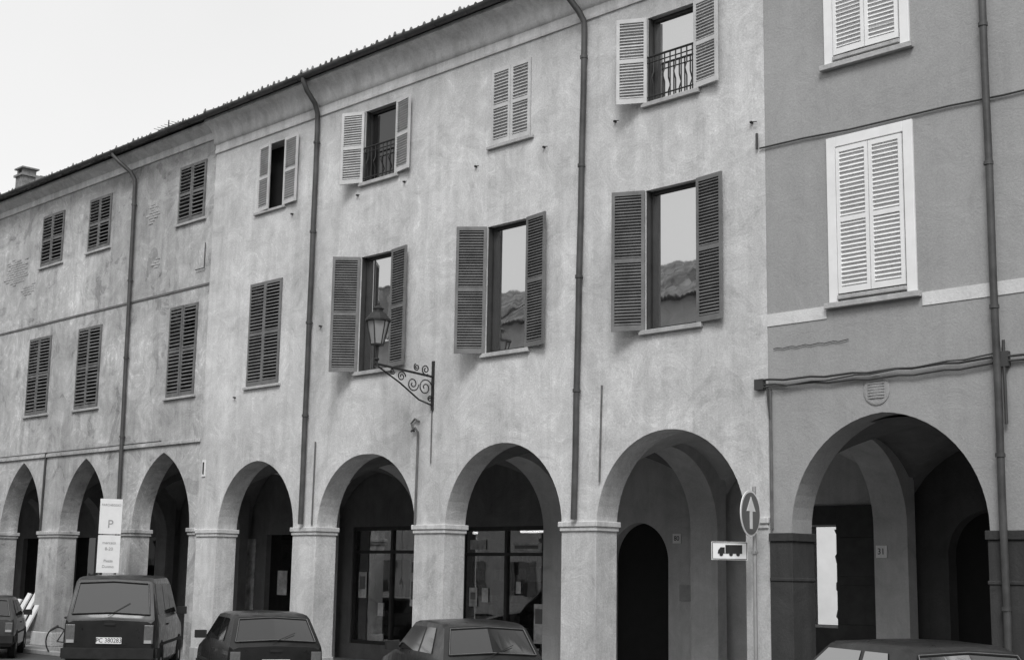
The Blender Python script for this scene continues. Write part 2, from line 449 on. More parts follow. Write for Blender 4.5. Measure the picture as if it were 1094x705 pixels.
for x in cx: cross_arch(main,x,.62,M['inner'])
for i,(a,c) in enumerate(zip(cx[:-1],cx[1:])): vault(main,a,c,.35,3.75,2.85,1.5,M['inner'] if i==3 else M['innershade'])  # dim bays take the plaster with shade in its colour
drainpipe(main,-24.30,11.60,2.93,-.50,12.40,dx=.0,lean=-.02)
drainpipe(main,-16.47,11.5,2.90,-.50,12.40,dx=.35,lean=-.15)
m=MB()
m.tube([(-20.75,-.05,2.88),(-20.73,-.05,4.5),(-20.73,-.05,4.6),(-20.80,-.07,4.68),(-20.9,-.08,4.62)],.022)
m.tube([(-20.86,-.04,4.62),(-20.95,-.04,4.78),(-20.84,-.04,4.86),(-20.72,-.04,4.80)],.02)
m.tube([(-24.02,-.03,2.9),(-24.0,-.03,4.6)],.016); m.tube([(-16.1,-.03,3.5),(-16.06,-.03,5.1)],.016); m.tube([(-20.38,-.02,4.0),(-20.38,-.02,5.0)],.012)
m.tube([(-12.66,-.03,2.7),(-12.66,-.03,4.75)],.022)
m.obj('service_pipes',M['pipelt'],main,smooth=True)
m=MB(); m.box(-28.28,-28.16,-.025,.0,4.05,4.42); m.obj('enamel_plaque',M['white'],main)
m=MB(); m.box(-28.25,-28.19,-.03,-.0255,4.1,4.37); m.obj('enamel_plaque_figure',M['blackp'],main)
m=MB()
for (x,z) in ((-12.95,8.95),(-24.0,7.0),(-19.3,9.5),(-17.5,9.5),(-27.1,5.75),(-25.2,9.6),(-22.9,9.6),(-21.4,9.6),(-15.8,9.6)):
    m.box(x-.02,x+.02,-.05,0,z-.015,z+.015); m.tube([(x,-.05,z),(x+.12,-.06,z-.02)],.008,5)
m.obj('shutter_stays',M['iron'],main)
shops=[(-27.6,-24.75,.35,3.05),(-23.75,-20.95,.35,3.0)]
flat_shape('portico_shop_wall',[(-28.40,5.4),(-28.40,0),(-20.38,0),(-20.38,5.4)],[[(a,c),(b_,c),(b_,d),(a,d)] for a,b_,c,d in shops],3.8,4.15,M['innershade'],main,XZ)
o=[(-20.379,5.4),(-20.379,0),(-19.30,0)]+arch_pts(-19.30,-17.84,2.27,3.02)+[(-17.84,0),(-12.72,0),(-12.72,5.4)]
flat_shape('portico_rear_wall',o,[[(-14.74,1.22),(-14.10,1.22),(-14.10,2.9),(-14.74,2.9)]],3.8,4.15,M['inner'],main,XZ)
m=MB(); m.box(-19.5,-17.7,4.0,4.06,0,3.2); m.obj('arched_door',M['black'],main)
m=MB(); m.box(-14.08,-13.06,3.76,3.795,0,3.25); m.box(-15.4,-14.08,3.76,3.795,0,1.18); m.box(-15.4,-14.76,3.76,3.795,1.18,3.25); m.box(-14.76,-14.08,3.76,3.795,2.92,3.25)  # dark panels added where the opening is only unlit
for z in (.6,1.5,2.3): m.box(-14.0,-13.2,3.745,3.76,z-.25,z+.4)
m.obj('dark_opening_panels',M['wood'],main,bevel=.006)
m=MB()
for k in range(14):
    z0=1.25+1.6*k/14; z1=1.25+1.6*(k+1)/14
    w0=.04+.15*math.sin(k*.75+.6)**2; w1=.04+.15*math.sin((k+1)*.75+.6)**2
    m.poly([(-14.12,4.0,z0),(-14.12,4.0,z1),(-14.12-w1,4.05,z1),(-14.12-w0,4.05,z0)])
m.obj('bright_opening_edge_strip',M['shut_mid'],main,recalc=False)  # strip added to give the bright opening an irregular edge
m=MB()
for a,b_,c,d in shops:
    m.box(a,a+.07,3.83,3.95,c,d); m.box(b_-.07,b_,3.83,3.95,c,d); m.box(a+.07,b_-.07,3.825,3.955,c,c+.08); m.box(a+.07,b_-.07,3.825,3.955,d-.09,d)
    m.box((a+b_)/2-.04,(a+b_)/2+.04,3.835,3.945,c+.08,d-.09); m.box(a+.07,b_-.07,3.84,3.94,d-.62,d-.55)
m.obj('shop_frames',M['wood'],main)
m=MB()
for a,b_,c,d in shops: m.box(a+.07,b_-.07,3.88,3.886,c+.08,d-.09)
m.obj('shop_glass',M['shopglass'],main)
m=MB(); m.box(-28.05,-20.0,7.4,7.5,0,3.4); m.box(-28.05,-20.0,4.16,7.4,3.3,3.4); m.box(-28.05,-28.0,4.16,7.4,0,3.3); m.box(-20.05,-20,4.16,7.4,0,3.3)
m.obj('shop_interior',M['innershade'],main)
m=MB(); m2=MB()
for k in range(170):
    x=random.uniform(-27.8,-20.4); z=random.choice((.5,.95,1.4,1.85,2.3)); y=random.choice((4.5,5.3,7.1))
    w=random.uniform(.05,.22); h=random.uniform(.1,.38); (m if k%2 else m2).box(x,x+w,y,y+.15,z,z+h)
m.obj('shop_goods',M['cloth'],main); m2.obj('shop_goods_dark',M['shut_mid'],main)
m=MB()
for z in (.9,1.35,1.8,2.25): m.box(-27.9,-20.2,7.05,7.38,z,z+.03)
m.obj('shop_shelves',M['shut_mid'],main)
m=MB()
for (x0,x1,z0,z1) in ((-25.5,-25.2,1.25,2.3),(-27.4,-27.1,1.4,2.0),(-23.5,-23.25,1.3,1.7),(-23.1,-22.9,1.4,1.7),(-21.5,-21.2,.6,1.4),(-22.15,-21.3,2.48,2.64),(-26.65,-26.45,1.0,1.3),(-22.75,-22.5,.55,.85),(-23.5,-23.0,2.52,2.72),(-22.05,-21.9,1.6,1.85)):
    m.box(x0,x1,3.86,3.864,z0,z1)
m.obj('shop_posters_and_reflections',M['poster_reflection'],main)  # posters, plus pale panels painted in for reflections on the glass
m=MB()
for (x0,x1,z0,z1) in ((-25.46,-25.24,2.0,2.24),(-25.46,-25.3,1.4,1.8),(-27.35,-27.15,1.6,1.9),(-22.1,-21.4,2.53,2.60),(-23.46,-23.3,1.45,1.6),(-21.46,-21.25,1.0,1.3)):
    m.box(x0,x1,3.855,3.8595,z0,z1)
m.obj('poster_print',M['shut_mid'],main)
m=MB(); m.tube([(-23.3,5.2,2.95),(-21.6,5.2,2.95)],.035); m.tube([(-26.4,5.6,2.95),(-25.2,5.6,2.95)],.03); m.obj('fluorescent_tubes',M['tube'],main)
m=MB(); m.box(-17.72,-17.52,3.78,3.799,2.62,2.80); m.obj('house_number_tile',M['white'],main)
text('80',.13,M['blackp'],main,(-17.62,3.776,2.71),(R(90),0,0))
m=MB(); m.box(-17.55,-17.2,3.77,3.799,1.55,1.85); m.obj('bell_plate',M['galv'],main)
m=MB(); m.box(-40,0,24,24.3,-.1,6.5); m.box(-40,0,23.95,24.35,6.5,6.62);  # white wall added behind the house so the opening shows bright
m.obj('added_bright_wall',M['brightwall'])

# ================================================================ LEFT HOUSE
left=empty('weathered_arcade_house')
lA=[(-31.32,-28.72,2.88,4.68),(-35.0,-32.59,2.88,4.72),(-38.46,-36.10,2.90,4.76),(-41.9,-39.5,2.9,4.74),(-45.4,-42.9,2.9,4.74),(-48.9,-46.4,2.9,4.74)]
LW=[(-30.05,-28.83,5.96,8.13),(-34.61,-33.39,6.0,8.13),(-37.42,-36.15,6.03,8.15),(-41.2,-40.0,6.03,8.15),(-45.2,-44.0,6.03,8.15)]
LT=[(-29.95,-28.78,10.15,11.57),(-34.45,-33.30,10.15,11.57),(-37.13,-35.89,10.13,11.57),(-41.1,-40.0,10.13,11.57),(-45.1,-44.0,10.13,11.57)]
facade('facade_wall',-50,-28.405,12.3,lA,LW+LT,M['left'],left,y0=.0)
for w in LW+LT: dark_fill(left,*w); closed(left,*w,M['shut_dark'],.085,cover=.5)
cornice(left,-50,-28.41,[(0,11.98),(-.04,11.98),(-.06,12.06),(-.05,12.14),(-.14,12.2),(-.28,12.27),(-.30,12.345),(0,12.345)],M['cornice'])
gutter(left,-50,-28.5,-.50,12.41,.075)
tile_roof(left,-50,-28.43,-.44,12.44,5,14.6)
b=MB(); b.box(-50,-28.41,9.6,10,0,12.4); b.box(-50,-28.5,.5,9.6,5.35,5.45); b.box(-50,-28.5,.5,9.6,9,9.1); b.box(-50,-49.7,.5,9.6,0,12.4); b.obj('rear_walls_and_floors',M['inner'],left)
edges=[-50,-48.9,-46.4,-45.4,-42.9,-41.9,-39.5,-38.46,-36.10,-35.0,-32.59,-31.32]
for k in range(0,12,2):
    impost(left,edges[k],edges[k+1],M['left'],z=2.84,g_=.06); pbase(left,edges[k],edges[k+1],M['stone'],.35)
impost(left,-28.72,-28.41-.05,M['left'],z=2.84,g_=.06)
lx=[-49.4,-45.9,-42.4,-38.98,-35.55,-31.95,-28.72]
for x in lx[:-1]: cross_arch(left,x,.55,M['innershade'])
for a,c in zip(lx[:-1],lx[1:]): vault(left,a,c,.35,3.75,2.85,1.75,M['innershade'])
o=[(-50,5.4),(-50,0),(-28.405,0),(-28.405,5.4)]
flat_shape('portico_rear_wall',o,[[(x,.4),(x+1.9,.4),(x+1.9,2.9),(x,2.9)] for x in (-48.9,-45,-41.6,-38.2,-34.7,-31.2)],3.8,4.15,M['innershade'],left,XZ)
m=MB()
for x in (-48.9,-45,-41.6,-38.2,-34.7,-31.2): m.box(x,x+1.9,3.95,3.96,.4,2.9)
m.obj('shop_glass',M['darkglass'],left)
m=MB()
for (x0,x1,z0,z1) in ((-32.07,-31.66,1.0,2.8),(-34.3,-33.9,1.2,2.2),(-30.6,-30.2,1.4,2.0),(-37.6,-37.1,1.2,2.1)): m.box(x0,x1,3.77,3.79,z0,z1)
m.obj('posters_and_reflection',M['poster_reflection'],left)  # tallest panel paints in a reflection, the others are posters
m=MB(); m.box(-50,-28.42,-.05,0,4.84,4.92)
m.obj('string_course',M['left'],left,bevel=.01)
m=MB(); m.box(-50,-28.42,-.02,0,8.48,8.53); m.obj('thin_string',M['pipelt'],left)
drainpipe(left,-32.02,11.6,2.6,-.50,12.41,dx=.45,lean=.2,r=.05)
m=MB(); m.tube([(-35.98,-.04,2.92),(-35.95,-.04,4.95)],.03); m.tube([(-30.1,-.04,4.95),(-50,-.04,4.98)],.012)
m.tube([(-29.0,-.04,8.9),(-28.62,-.04,8.9),(-28.62,-.04,9.5)],.013,6)
m.obj('service_pipes',M['cable'],left,smooth=True)
m=MB()
def bricks(cxx,cz,rx,rz):
    z=cz-rz; row=0
    while z<cz+rz:
        x=cxx-rx+(.07 if row%2 else 0)
        while x<cxx+rx:
            d=((x-cxx)/rx)**2+((z-cz)/rz)**2
            if d<random.uniform(.4,1.0): m.box(x,x+.2,-.008-random.uniform(0,.008),.0,z,z+.05)
            x+=.225
        z+=.068; row+=1
bricks(-38.7,10.2,.8,.5); bricks(-31.3,10.6,.28,.35); bricks(-37.9,9.6,.45,.2); bricks(-31.0,9.3,.2,.2)
m.obj('exposed_brick_patch',M['stone'],left)
m=MB(); m.box(-45.0,-44.5,2.6,3.1,13.2,14.75); m.box(-45.06,-44.44,2.54,3.16,14.75,14.82)
m.box(-44.97,-44.87,2.62,3.08,14.82,15.0); m.box(-44.63,-44.53,2.62,3.08,14.82,15.0); m.box(-45.05,-44.45,2.55,3.15,15.0,15.05)
m.box(-43.95,-43.6,2.8,3.15,13.2,14.6)
m.obj('chimney',M['concrete'],left)
m=MB(); m.tube([(-37.0,3.6,13.6),(-37.0,3.6,15.2)],.02,6); m.tube([(-37.6,3.6,15.0),(-36.3,3.6,15.0)],.012,5)
for k in range(6): m.tube([(-37.5+.2*k,3.4,15.0),(-37.5+.2*k,3.8,15.0)],.008,4)
m.obj('tv_aerial',M['iron'],left)

# ================================================================ RIGHT HOUSE
right=empty('painted_arcade_house')
rA=[(-12.34,-9.25,2.66,4.29),(-8.35,-5.3,2.66,4.29),(-4.4,-1.3,2.66,4.29)]
def mirrored(dx): return [(-11.45+dx,-10.33+dx,6.02,8.24),(-11.45+dx,-10.33+dx,9.62,11.7)]
RW=mirrored(0)+mirrored(4.3)+mirrored(8.2)
facade('facade_wall',-12.715,0,13.1,rA,RW,M['right'],right)
for i,(x0,x1,z0,z1) in enumerate(RW):
    dark_fill(right,x0,x1,z0,z1,e=-.001); closed(right,x0+.012,x1-.012,z0+.012,z1-.012,M['shut_white'],.062,y=-.01)
    m=MB(); e=.15
    m.box(x0-e,x0,-.035,.05,z0-e*.6,z1+e); m.box(x1,x1+e,-.035,.05,z0-e*.6,z1+e); m.box(x0,x1,-.035,.05,z1,z1+e)
    m.obj('window_surround',M['shut_white'],right,bevel=.006)
    m=MB(); m.box(x0-e-.06,x1+e+.06,-.09,.04,z0-.18,z0-.10); m.obj('window_ledge',M['stone'],right,bevel=.008)
m=MB()
xs=[-12.715]+[v for w in RW[::2] for v in (w[0]-.216,w[1]+.216)]+[0]
for a,b_ in zip(xs[::2],xs[1::2]): m.box(a,b_,-.012,0,5.71,5.895)
m.obj('string_band',M['band'],right)
cornice(right,-12.72,0,[(0,12.7),(-.06,12.7),(-.1,12.85),(-.3,12.98),(-.32,13.1),(0,13.1)],M['cornice'])
tile_roof(right,-12.68,0,-.5,13.15,4,15.2)
b=MB(); b.box(-12.7,0,9.6,10,0,13.1); b.box(-12.6,-.1,.5,9.6,5.35,5.45); b.box(-.3,0,.5,9.6,0,13.1); b.obj('rear_walls_and_floors',M['inner'],right)
for a,c in [(-12.715,-12.34),(-9.25,-8.35),(-5.3,-4.4),(-1.3,0)]:
    m=MB(); m.box(a+(.0 if a>-12.7 else .03)-.025,c+.025,-.03,.53,0,2.52); m.box(a-.05 if a>-12.7 else a+.005,c+.05,-.055,.555,2.52,2.64); m.box(a-.04 if a>-12.7 else a+.006,c+.04,-.045,.545,1.95,2.0); m.obj('dark_pillar_dado',M['plinth'],right,bevel=.01)
rx=[-12.74,-8.8,-4.85,-.6]
for x in rx[1:]: cross_arch(right,x,.6,M['innershade'],spring=2.7)
for a,c in zip(rx[:-1],rx[1:]): vault(right,a,c,.35,3.75,2.75,1.5,M['innershade'])
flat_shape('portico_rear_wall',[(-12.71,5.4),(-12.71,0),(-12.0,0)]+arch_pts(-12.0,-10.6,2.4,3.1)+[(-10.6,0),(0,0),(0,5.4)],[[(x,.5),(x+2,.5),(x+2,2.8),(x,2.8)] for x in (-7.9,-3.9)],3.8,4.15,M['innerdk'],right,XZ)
m=MB(); m.box(-12.2,-10.4,4.05,4.1,0,3.3); m.box(-7.9,-5.9,4.0,4.02,.5,2.8); m.box(-3.9,-1.9,4.0,4.02,.5,2.8); m.obj('doors_and_shutters',M['black'],right)
m=MB(); m.box(-13.0,-12.8,3.27,3.29,2.35,2.55); m.obj('house_number_tile',M['white'],right)
text('31',.14,M['blackp'],right,(-12.9,3.266,2.45),(R(90),0,0))
m=MB(); m.box(-10.3,-10.15,3.77,3.799,1.5,1.8); m.obj('bell_plate',M['galv'],right)
m=MB(); Mx=Matrix.Rotation(R(90),4,'X')
m.lathe((-10.87,0,4.60),[(.21,-.01),(.21,.012),(.18,.022),(.15,.014),(.10,.022),(.02,.026)],24,Mx)
for k in range(6): m.box(-11.0,-10.74,-.03,-.02,4.49+.04*k,4.505+.04*k)
m.obj('wall_medallion',M['right'],right,smooth=True)
drainpipe(right,-9.02,12.0,.1,-.5,13.05,r=.05)
m=MB()
def sag(x0,x1,z0,z1,s,y,r):
    pts=[]
    for k in range(17):
        t=k/16; pts.append((x0+(x1-x0)*t,y,z0+(z1-z0)*t-s*4*t*(1-t)+.012*math.sin(k*2.1)))
    m.tube(pts,r,6)
sag(-12.87,-9.1,4.90,4.88,.03,-.06,.018); sag(-9.1,0,4.88,4.9,.05,-.06,.018)
sag(-12.8,-9.1,4.83,4.80,.05,-.05,.014); sag(-12.87,-9.0,4.78,4.93,.02,-.07,.011); sag(-9.1,0,4.82,4.9,.06,-.05,.014)
sag(-12.8,0,8.50,8.36,.04,-.03,.014); sag(-12.6,-11.3,5.36,5.36,.0,-.02,.006)
m.tube([(-12.85,-.03,8.5),(-12.85,-.03,8.75)],.02,6); m.box(-12.92,-12.76,-.08,.0,4.76,4.92)
m.tube([(-12.7,-.06,4.8),(-12.68,-.05,4.5),(-12.66,-.04,4.3)],.014,6)
m.tube([(-8.93,-.06,4.0),(-8.93,-.06,5.1)],.02,6); m.box(-8.99,-8.87,-.08,0,4.75,4.95)
m.obj('facade_cables',M['cable'],right,smooth=True)

# ================================================================ STREET LAMP
lamp=empty('street_lamp',(-20.38,0,0))
m=MB()
m.box(-.03,.03,-.03,0,4.98,5.92)
m.tube([(0,-.02,5.62),(0,-1.42,5.72)],.022); m.tube([(0,-.02,5.08),(0,-.35,5.16),(0,-.8,5.42),(0,-1.35,5.68)],.016)
def spiral(cy,cz,r,turns=1.6,sg=1,a0=0):
    pts=[]
    for k in range(25):
        t=k/24; a=a0+sg*turns*2*math.pi*t; rr=r*(1-.8*t); pts.append((0,cy+rr*math.cos(a),cz+rr*math.sin(a)))
    m.tube(pts,.012,6)
spiral(-.2,5.40,.17); spiral(-.5,5.44,.14,sg=-1); spiral(-.78,5.55,.10); spiral(-1.0,5.62,.06,sg=-1); spiral(-.2,5.74,.1,sg=-1,a0=-1); spiral(-.08,5.2,.06); spiral(-.42,5.76,.07,a0=2)
m.tube([(0,-1.37,5.66),(0,-1.37,5.78),(0,-1.37,6.03)],[.03,.02,.03]); m.lathe((0,-1.37,5.80),[(.02,-.04),(.05,0),(.02,.04)],10)
m.obj('scroll_bracket',M['iron'],lamp,smooth=True)
m=MB()
m.lathe((0,-1.37,6.03),[(.05,0),(.12,.02),(.125,.05),(.05,.051)],6)
for q in range(6):
    a=2*math.pi*q/6
    m.tube([(.115*math.cos(a),-1.37+.115*math.sin(a),6.07),(.21*math.cos(a),-1.37+.21*math.sin(a),6.50)],.011,5)
m.lathe((0,-1.37,6.50),[(.20,0),(.24,0),(.24,.03),(.21,.06),(.14,.15),(.09,.18),(.09,.22),(.11,.23),(.05,.28),(.02,.30),(.025,.33),(.008,.38)],12)
m.obj('lantern_frame',M['iron'],lamp)
m=MB(); m.lathe((0,-1.37,0),[(.105,6.085),(.20,6.495)],6); m.obj('lantern_glass',M['lampglass'],lamp)

# ================================================================ SIGNS
def sign_frame(o,normal_deg):
    a=R(normal_deg+90); return Matrix.Translation(o)@Matrix.Rotation(a,4,'Z')
ts=empty('one_way_arrow_sign',(-12.72,-.38,0))
m=MB(); m.tube([(0,0,0),(0,0,3.3)],.03,10); m.obj('pole',M['galv'],ts,smooth=True)
def disc(par,mt,r,mat,name,y0,y1):
    m=MB(); m.prism([(r*math.cos(2*math.pi*k/40),r*math.sin(2*math.pi*k/40)) for k in range(40)],lambda p,t:mt@Vector((p[0],t,p[1])),y0,y1); m.obj(name,mat,par)
mt=sign_frame((0.02,-.05,2.90),12)
mt=mt@Matrix.Translation((-.20,-.05,0))
disc(ts,mt,.33,M['white'],'disc_rim',-.0,.012); disc(ts,mt,.30,M['grey'],'disc_face',-.006,-.001)
m=MB(); m.prism([(-.045,-.22),(.045,-.22),(.045,.03),(.15,.03),(0,.24),(-.15,.03),(-.045,.03)],lambda p,t:mt@Vector((p[0],t,p[1])),-.011,-.007); m.obj('arrow',M['white'],ts)
ms=sign_frame((-.02,-.02,2.37),-53)@Matrix.Translation((-.33,-.04,0))
m=MB(); m.prism([(-.26,-.13),(.26,-.13),(.26,.13),(-.26,.13)],lambda p,t:ms@Vector((p[0],t,p[1])),-.005,.008); m.obj('truck_panel',M['white'],ts)
m=MB()
f=lambda p,t:ms@Vector((p[0],t,p[1]))
m.prism([(-.06,-.04),(.18,-.04),(.18,.085),(-.06,.085)],f,-.011,-.0055); m.prism([(-.17,-.04),(-.07,-.04),(-.07,.05),(-.13,.05),(-.165,.005)],f,-.011,-.0055)
for cxx in (-.12,.02,.12): m.prism([(cxx+.026*math.cos(k*math.pi/8),-.05+.026*math.sin(k*math.pi/8)) for k in range(16)],f,-.013,-.0115)
for (a,b_,c_,d_) in ((-.25,.25,.112,.122),(-.25,.25,-.122,-.112),(-.25,-.24,-.11,.11),(.24,.25,-.11,.11)): m.prism([(a,c_),(b_,c_),(b_,d_),(a,d_)],f,-.008,-.0055)
m.obj('truck_symbol',M['blackp'],ts)
m=MB(); m.box(-.035,.035,-.04,.04,2.33,2.37); m.box(-.035,.035,-.04,.04,2.9,2.94); m.obj('clamps',M['galv'],ts)

ps=empty('parking_info_sign',(-30.5,-1.0,0))
mp=sign_frame((0,0,0),-20)
f=lambda p,t:mp@Vector((p[0],t,p[1]))
m=MB(); m.prism([(-.25,2.76),(.25,2.76),(.25,3.56),(-.25,3.56)],f,-.02,.02); m.prism([(-.25,1.88),(.25,1.88),(.25,2.73),(-.25,2.73)],f,-.02,.02)
m.obj('panels',M['white'],ps)
m=MB()
for x in (-.18,.18): m.tube([mp@Vector((x,.05,-.1)),mp@Vector((x,.05,3.5))],.028)
m.obj('posts',M['galv'],ps,smooth=True)
rot=(R(90),0,R(70))
def ptxt(s,size,z,x=0): 
    p=mp@Vector((x,-.024,z)); text(s,size,M['textgrey'],ps,tuple(p),rot)
ptxt('P',.26,2.98); ptxt('PARCHEGGIO',.07,3.42); ptxt('mercato',.09,2.56); ptxt('8-20',.10,2.42); ptxt('Piazza',.085,2.15); ptxt('Duomo',.085,2.02)

# ================================================================ CARS
def car(name,loc,heading,st,sc,mat,plate,wheelx,rear_top,front_base,sidewins,belt,top,yb,yt):
    e=empty(name,loc,R(heading))
    mb=MB(); rings=[]
    for (x,w,zb,bl,tp,wt) in st:
        pr=[(0,zb),(w*.9,zb),(w*.99,zb+.10),(w,(zb+bl)/2+.03),(w*.985,bl-.07),(w*.965,bl),(wt,tp-.02),(wt-.07,tp+.008),(0,tp+.03)]
        loop=[(x,p[0],p[1]) for p in pr]+[(x,-p[0],p[1]) for p in pr[-2:0:-1]]
        rings.append(len(mb.v)); mb.v+=loop; n=len(loop)
    for a,b_ in zip(rings[:-1],rings[1:]):
        for k in range(n): mb.f.append((a+k,a+(k+1)%n,b_+(k+1)%n,b_+k))
    mb.f.append(tuple(range(rings[0],rings[0]+n))); mb.f.append(tuple(range(rings[-1],rings[-1]+n)))
    mb.obj('body',mat,e,smooth=True,bevel=.018)
    gm=MB()
    (xb,zb_,wb),(xt,zt_,wt_)=rear_top
    def panel(xb,zb_,wb,xt,zt_,wt_,sgn,v0=.12,v1=.88,ins=.09):
        N=8; nx,nz=(zt_-zb_),-(xt-xb); l=math.hypot(nx,nz); nx,nz=-nx/l*1.0,-nz/l
        if sgn>0: nx=abs(nx); 
        nz=abs(nz)
        i=len(gm.v)
        for j in range(2):
            v=v0 if j==0 else v1
            for k in range(N+1):
                s=-1+2*k/N; ww=(wb+(wt_-wb)*v)-ins
                gm.v.append((xb+(xt-xb)*v+nx*.016,s*ww,zb_+(zt_-zb_)*v+.03*(1-abs(s))+nz*.016))
        for k in range(N): gm.f.append((i+k,i+k+1,i+N+2+k,i+N+1+k))
    panel(xb,zb_,wb,xt,zt_,wt_,-1)
    (xb2,zb2,wb2),(xt2,zt2,wt2)=front_base
    panel(xb2,zb2,wb2,xt2,zt2,wt2,1)
    for s in (1,-1):
        for poly in sidewins:
            gm.poly([(x,s*(yb+(yt-yb)*(z-belt)/(top-belt)+.008),z) for (x,z) in poly])
    gm.obj('windows',M['carglass'],e,recalc=False)
    rb=MB(); lt_=MB()
    def P(v,s,o=.014):
        ww=(wb+(wt_-wb)*v)-.078; return (xb+(xt-xb)*v-o,s*ww,zb_+(zt_-zb_)*v+o)
    def PM(v): q=P(v,0); return (q[0],0,q[2]+.03)
    for q in ([P(.1,-1),PM(.1),P(.1,1)],[P(.9,-1),PM(.9),P(.9,1)],[P(.1,1),P(.9,1)],[P(.1,-1),P(.9,-1)]):
        rb.tube(q,.014,6)
        lt_.tube([(a[0]-.010,a[1],a[2]+.010) for a in q],.0035,5)
    rb.tube([(xb-.03,.05,zb_+.05),(xb+(xt-xb)*.35-.035,-.32,zb_+(zt_-zb_)*.35+.045)],.006,5)
    Lx=st[-1][0]; Wd=st[2][1]
    rb.box(-.09,.10,-Wd*.97,Wd*.97,.36,.53); rb.box(.05,.5,Wd-.02,Wd+.02,.37,.52); rb.box(.05,.5,-Wd-.02,-Wd+.02,.37,.52)
    rb.box(Lx-.1,Lx+.08,-Wd*.95,Wd*.95,.36,.52)
    for s in (1,-1):
        y0,y1=sorted((s*Wd-.012,s*Wd+.012)); rb.box(.5,Lx-.5,y0,y1,.55,.60)
        y0,y1=sorted((s*(Wd-.02),s*(Wd+.17))); rb.box(front_base[0][0]-.35,front_base[0][0]-.22,y0,y1,belt+.02,belt+.15)
        y0,y1=sorted((s*(Wd-.005),s*(Wd+.02))); rb.box(1.35,1.5,y0,y1,belt-.13,belt-.10)
    rb.box(-.02,.02,-.1,.1,zb_-.10,zb_-.06)
    rb.obj('trim_and_bumpers',M['plastic'],e,bevel=.010)
    lt_.obj('window_bright_strip',M['hub'],e,smooth=True)
    tl=MB()
    for s in (1,-1):
        y0,y1=sorted((s*(Wd*.93),s*(Wd*.93-.16))); tl.box(-.018,.05,y0,y1,.60,zb_-.09)
    tl.obj('tail_lamps',M['lamplens'],e,bevel=.008)
    tl=MB()
    for s in (1,-1):
        y0,y1=sorted((s*(Wd*.90),s*(Wd*.93-.15))); tl.box(-.022,.0,y0,y1,.61,.66)
    tl.obj('reverse_lamps',M['textgrey'],e)
    pl=MB(); pl.box(-.03,-.015,-.22,.22,.60,.70); pl.obj('number_plate',M['white'],e)
    text(plate,.10,M['blackp'],e,(-.032,0,.65),(R(90),0,R(-90)),'plate_number')
    wh=MB(); hb=MB(); ar=MB()
    My=Matrix.Rotation(R(90),4,'X')
    for x in wheelx:
        for s in (1,-1):
            wh.lathe((x,s*(Wd-.08),.28),[(.18,-.085),(.27,-.08),(.285,-.05),(.285,.05),(.27,.08),(.18,.085)],24,My)
            hb.lathe((x,s*(Wd-.08),.28),[(.02,-.09*1),(.17,-.078),(.175,0),(.17,.078),(.02,.09)],16,My)
            ar.lathe((x,s*(Wd-.045),.30),[(.345,-.05),(.345,.05)],28,My)
    wh.obj('tyres',M['rubber'],e,smooth=True); hb.obj('wheel_hubs',M['hub'],e); ar.obj('wheel_arches',M['black'],e)
    return e
hatch=[(0.0,.70,.36,.86,.88,.67),(.05,.755,.28,.90,.92,.725),(.42,.775,.22,.91,1.33,.61),(.62,.78,.2,.91,1.385,.60),(1.4,.785,.2,.91,1.40,.60),(2.0,.785,.2,.91,1.37,.60),(2.72,.775,.2,.90,.925,.73),(3.45,.755,.22,.76,.79,.71),(3.62,.70,.34,.68,.70,.66)]
hsw=[[(.60,.96),(1.22,.96),(1.22,1.31),(.78,1.31)],[(1.30,.96),(2.50,.96),(1.98,1.31),(1.30,1.31)]]
def hatchcar(name,loc,hd,mat,plate,k=1.0):
    e=car(name,loc,hd,hatch,.78,mat,plate,(.62,2.95),((.05,.91,.725),(.42,1.335,.61)),((2.72,.92,.73),(2.0,1.375,.60)),hsw,.91,1.37,.757,.60)
    e.scale=(k,k,k); return e
est=[(0.0,.74,.36,.93,.95,.71),(.05,.795,.30,.98,1.0,.765),(.26,.815,.24,1.0,1.60,.67),(.45,.82,.22,1.0,1.66,.66),(2.2,.82,.22,1.0,1.68,.66),(2.6,.82,.22,1.0,1.60,.66),(3.2,.81,.22,.98,1.01,.765),(3.95,.79,.24,.84,.87,.74),(4.15,.73,.36,.75,.77,.69)]
esw=[[(.40,1.06),(1.30,1.06),(1.30,1.56),(.48,1.56)],[(1.38,1.06),(2.05,1.06),(2.05,1.56),(1.38,1.56)],[(2.12,1.06),(3.02,1.06),(2.60,1.54),(2.12,1.56)]]
van=car('parked_estate_van',(-25.0,-3.85,-.1),142,est,.82,M['paint_dark'],'PC 380283',(.75,3.4),((.05,.99,.765),(.26,1.61,.67)),((3.2,1.0,.765),(2.6,1.61,.66)),esw,1.0,1.60,.787,.665)
van.scale=(1.04,1.06,1.15)
hatchcar('parked_hatchback_car',(-19.30,-4.05,-.1),156,M['paint_black'],'PC 256921')
hatchcar('parked_hatchback_car',(-14.85,-3.5,-.1),155,M['paint_dark'],'PC 351874')
hatchcar('parked_hatchback_car',(-7.05,-4.25,-.1),152,M['paint_dark'],'MI 4C8120',1.03)
hatchcar('parked_hatchback_car',(-32.45,-3.05,-.1),150,M['paint_grey'],'PC 298114')

